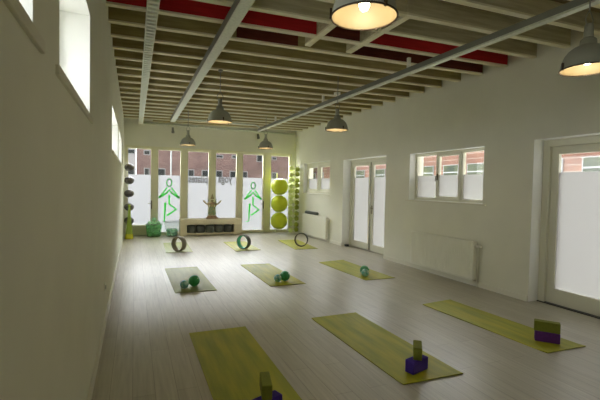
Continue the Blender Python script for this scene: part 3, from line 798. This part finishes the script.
# ------------------------------------------------------------------ dumbbell tower
dx, dy = 4.795, 11.98
tw = thing('dumbbell_tower', 'tall slim tower rack in the far right corner stacked with lime dumbbells', 'rack', (dx, dy, 0))
MB().lathe([(0, 0), (0.18, 0), (0.18, 0.02), (0.03, 0.035), (0, 0.035)], 28, cap=False).build('base_plate', WHITE, tw)
MB().box(-0.02, 0.14, 0.02, 0.02, 0.17, 2.12).build('post', WHITE, tw)
def make_db():
    t = thing('dumbbell', '', 'dumbbell')
    rx = Matrix.Rotation(R(90), 4, 'Y')
    MB().tube([(-0.06, 0, 0), (0.06, 0, 0)], 0.017, 12).build('grip', LIMEP, t)
    for s_ in (-1, 1):
        p = [(0, 0.035), (0.045, 0.035), (0.074, 0.055), (0.082, 0.09), (0.074, 0.13), (0.05, 0.165), (0, 0.17)]
        MB().lathe([(r, z*s_) for r, z in p], 12, rx, smooth=False, cap=False).build('weight_head', LIMEP if s_ < 0 else LIMED, t)
    return t
db = make_db()
names = ['topmost', 'second from the top', 'third from the top', 'fourth from the top', 'fifth from the top', 'sixth from the top', 'sixth from the bottom',
         'fifth from the bottom', 'fourth from the bottom', 'third from the bottom', 'second from the bottom', 'lowest']
for k in range(12):
    z = 2.09-k*0.18
    o = db if k == 0 else copy_tree(db)
    o.location = (dx, dy, z); o.rotation_euler = (0, R(-6 if k % 2 else 6), R(-15)); o['group'] = 'dumbbells on the tower rack'
    o['label'] = 'lime dumbbell with pale and dark heads on the tower rack, %s' % names[k]
    MB().box(-0.03, -0.03, z-0.030, 0.03, 0.14, z-0.018).build('shelf_arm', WHITE, tw)

# ------------------------------------------------------------------ medicine ball rack on the left
rk = thing('medicine_ball_rack', 'narrow upright rack in the far left corner holding charcoal balls', 'rack', (-0.21, 12.06, 0))
MB().box(-0.02, 0.07, 0.0, 0.02, 0.11, 2.1).build('post', WHITE, rk)
MB().box(-0.06, -0.06, 0.0, 0.10, 0.12, 0.015).build('foot', WHITE, rk)
for k, z in enumerate((1.95, 1.59, 1.23, 0.85, 0.47)):
    m = MB(); m.tube([(0.08+0.07*math.cos(a*PI/12), -0.06+0.07*math.sin(a*PI/12), z-0.088) for a in range(24)], 0.006, 6, True)
    m.tube([(0, 0.07, z-0.088), (0.045, 0.0, z-0.088)], 0.008, 6)
    m.build('cradle', DARKMETAL, rk)
    o = MB().ball((0, 0, 0), 0.128, 28, 0.82).build('medicine_ball', GREYBALL, loc=(-0.13, 12.0, z))
    MB().tube([(0.1285*math.cos(a*PI/16), 0.1285*math.sin(a*PI/16), 0) for a in range(32)], 0.003, 5, True).build('seam', GREYBALL, o)
    tag(o, 'charcoal medicine ball on the far left corner rack, %s of five' % ['topmost', 'second from the top', 'third', 'fourth from the top', 'lowest'][k], 'medicine ball', 'medicine balls on the left rack')
t = thing('floor_vase', 'tall tapering green glass floor vase with yellow foot in the far left corner', 'vase', (-0.12, 11.70, 0))
MB().lathe([(0.03, 0.90), (0.036, 0.93), (0.028, 0.86), (0.032, 0.75), (0.045, 0.55), (0.065, 0.38), (0.085, 0.22), (0.092, 0.14)], 28, cap=False).build('vase_body', VASEG, t)
MB().lathe([(0.092, 0.14), (0.105, 0.06), (0.11, 0.01), (0.10, 0.0), (0, 0.0)], 28, cap=False).build('vase_foot', VASEY, t)['label'] = 'yellow lower part'

# ------------------------------------------------------------------ buckets of small balls
def bucket(x, y, r0, r1, h, mat, label, handle):
    t = thing('bucket', label, 'bucket', (x, y, 0), 0, 'see-through buckets at the far windows')
    MB().lathe([(0, 0.004), (r0-.003, 0.004), (r1-.003, h), (r1, h), (r0, 0), (0, 0)], 32, cap=False).build('bucket_body', mat, t)
    MB().tube([(r1*math.cos(a*PI/16), r1*math.sin(a*PI/16), h) for a in range(32)], 0.007, 6, True).build('rim', OUTW, t)
    if handle:
        for s_ in (-1, 1): MB().tube([(s_*r1, -0.05, h-.01), (s_*(r1+0.04), -0.05, h+0.02), (s_*(r1+0.04), 0.05, h+0.02), (s_*r1, 0.05, h-.01)], 0.008, 6).build('handle', OUTW, t)
def fill(x, y, r0, r1, h, rb, layers, mats, label, cat_group, over=False):
    proto = MB().ball((0, 0, 0), rb, 16).build('small_ball', mats[0]); rnd = random.Random(7); first = True
    for L_ in range(layers):
        z = 0.006+rb+L_*rb*1.68
        rad = r0+(r1-r0)*min(1, z/h)-rb-0.012
        if over and z > h: rad -= (z-h)*1.1
        cnt = max(1, int(2*PI*rad/(2.08*rb))) if rad > rb*0.9 else 1
        spots = [(rad*math.cos(2*PI*(q+0.5*(L_ % 2))/cnt), rad*math.sin(2*PI*(q+.5*(L_ % 2))/cnt)) for q in range(cnt)] if cnt > 1 else [(0, 0)]
        r2_ = rad-2.05*rb
        if r2_ > -rb*0.2 and cnt > 3: 
            if r2_ < rb*0.9: spots.append((0, 0))
            else: spots += [(r2_*math.cos(2*PI*q/3), r2_*math.sin(2*PI*q/3)) for q in range(3)]
        top_key = (layers-1,)+tuple(spots[-1])
        for (a, b_) in spots:
            o = proto if first else proto.copy()
            if not first: C.objects.link(o)
            first = False
            o.location = (x+a, y+b_, z)
            spot_label = label
            if over: spot_label = label if (L_, a, b_) != top_key else 'topmost green ball of the heap in the left bucket'
            tag(o, spot_label, 'ball', cat_group)
bx1, bx2, by = 0.53, 1.02, 12.09
bucket(bx1, by, 0.185, 0.225, 0.36, clear_tint('green_net_plastic', (0.75, 0.92, 0.78), 0.10), 'left bucket heaped with green balls before the far windows', False)
fill(bx1, by, 0.185, 0.225, 0.36, 0.062, 5, [BGREEN], 'small green ball under the topmost one in the left bucket', 'green balls in the left bucket', True)
bucket(bx2, by, 0.165, 0.225, 0.42, PLASTIC, 'right clear bucket with teal balls at its bottom before the far windows', True)
fill(bx2, by, 0.165, 0.225, 0.42, 0.058, 2, [BTEAL], 'small teal ball in the right clear bucket', 'teal balls in the right bucket')

# ------------------------------------------------------------------ outside
struct(MB().box(-60, -20, -0.3, 60, 80, -0.12).build('ground', PAVING), 'grey paving outside')
def facade_window(parent, axis, t, a, b, z0, z1, rail=None, glass=DARKGLASS):
    m = MB(); g = MB()
    if axis == 'x':
        rect_frame(m, 'x', t-0.02, t+0.02, a, b, z0, z1, 0.05); g.box(a+.05, t-0.01, z0+.05, b-.05, t+0.005, z1-.05)
        if rail: m.box(a+.05, t-0.02, rail-.04, b-.05, t+.015, rail+.04)
    else:
        rect_frame(m, 'y', t-0.02, t+0.02, a, b, z0, z1, 0.025); g.box(t-0.01, a+.025, z0+.025, t+0.005, b-.025, z1-.025)
        if rail: m.box(t-0.02, a+.025, rail-.025, t+.015, b-.025, rail+.025)
    f = m.build('window', OUTW, parent)
    g.build('pane', glass, f)
bb = thing('brick_building', 'pinkish brick building across the street beyond the far windows', 'building', (0, 28, -0.12))
MB().box(0.15, 0.02, 0, 12.8, 8, 7.0).build('wall', BRICKB, bb)
MB().box(0.1, -0.1, 7.0, 12.8, 8, 7.2).build('roof_edge', OUTW, bb)
D_ = 0.12
for (a, b_) in ((0.58, 0.92), (1.35, 1.92), (3.38, 3.80), (4.30, 4.76), (5.26, 5.74), (6.25, 6.75), (7.18, 7.56), (9.40, 9.86), (11, 11.5)):
    facade_window(bb, 'x', 0.0, a, b_, 1.5+D_, 2.56+D_)
for (a, b_, c_, d_) in ((0.55, 0.96, 3.4, 3.72), (5.25, 5.78, 3.42, 3.66), (6.38, 6.86, 3.44, 3.70), (8.22, 8.66, 3.28, 3.9), (9.38, 9.76, 3.46, 3.72)):
    facade_window(bb, 'x', 0.0, a, b_, c_+D_, d_+D_)
wh = thing('white_house', 'white rendered house left of the brick building beyond the far windows', 'building', (-6, 28, -0.12))
MB().box(-6, 0.02, 0, 6.1, 8, 6.6).build('wall', HOUSEWHITE, wh)
MB().box(-6.1, -0.1, 6.6, 6.1, 8, 6.8).build('roof_edge', OUTW, wh)
facade_window(wh, 'x', 0.0, 5.58, 6.02, 1.5+D_, 2.54+D_); facade_window(wh, 'x', 0.0, 5.5, 6.03, 3.42+D_, 3.75+D_)
for xx in (-4, -1.5, 1.5): facade_window(wh, 'x', 0.0, xx, xx+1.2, 1.5, 2.8)
p_ = thing('lamp_post', 'thin white post in the street seen through the second far pane', 'post', (1.46, 18, -0.12))
MB().lathe([(0, 0), (0.06, 0), (0.06, 0.4), (0.035, 0.45), (0.03, 5.0), (0, 5.02)], 16, cap=False).build('pole', OUTW, p_)
MB().tube([(0, 0, 4.95), (0.25, 0, 5.15), (0.6, 0, 5.15)], 0.02).build('arm', OUTW, p_)
rb = thing('brick_building', 'orange brick building seen over the frosted glass on the right', 'building', (13, 0, -0.12))
MB().box(0.02, -6, 0, 6, 45, 4.6).build('wall', BRICKR, rb)
MB().box(-0.1, -6.1, 4.6, 6, 45.1, 4.8).build('roof_edge', OUTW, rb)
for (a, b_) in ((3.2, 4.5), (5.2, 6.2), (6.75, 8.12), (8.74, 10.1), (10.5, 11.4), (11.9, 12.8), (13.28, 14.2), (14.85, 15.7), (16.6, 17.5), (18.75, 19.8), (20.9, 21.9), (22.6, 23.6), (24.6, 25.4), (26.6, 27.3), (28.0, 28.6)):
    facade_window(rb, 'y', 0.0, a, b_, 1.2+D_, 2.64+D_, 2.30+D_, GREYGLASS)
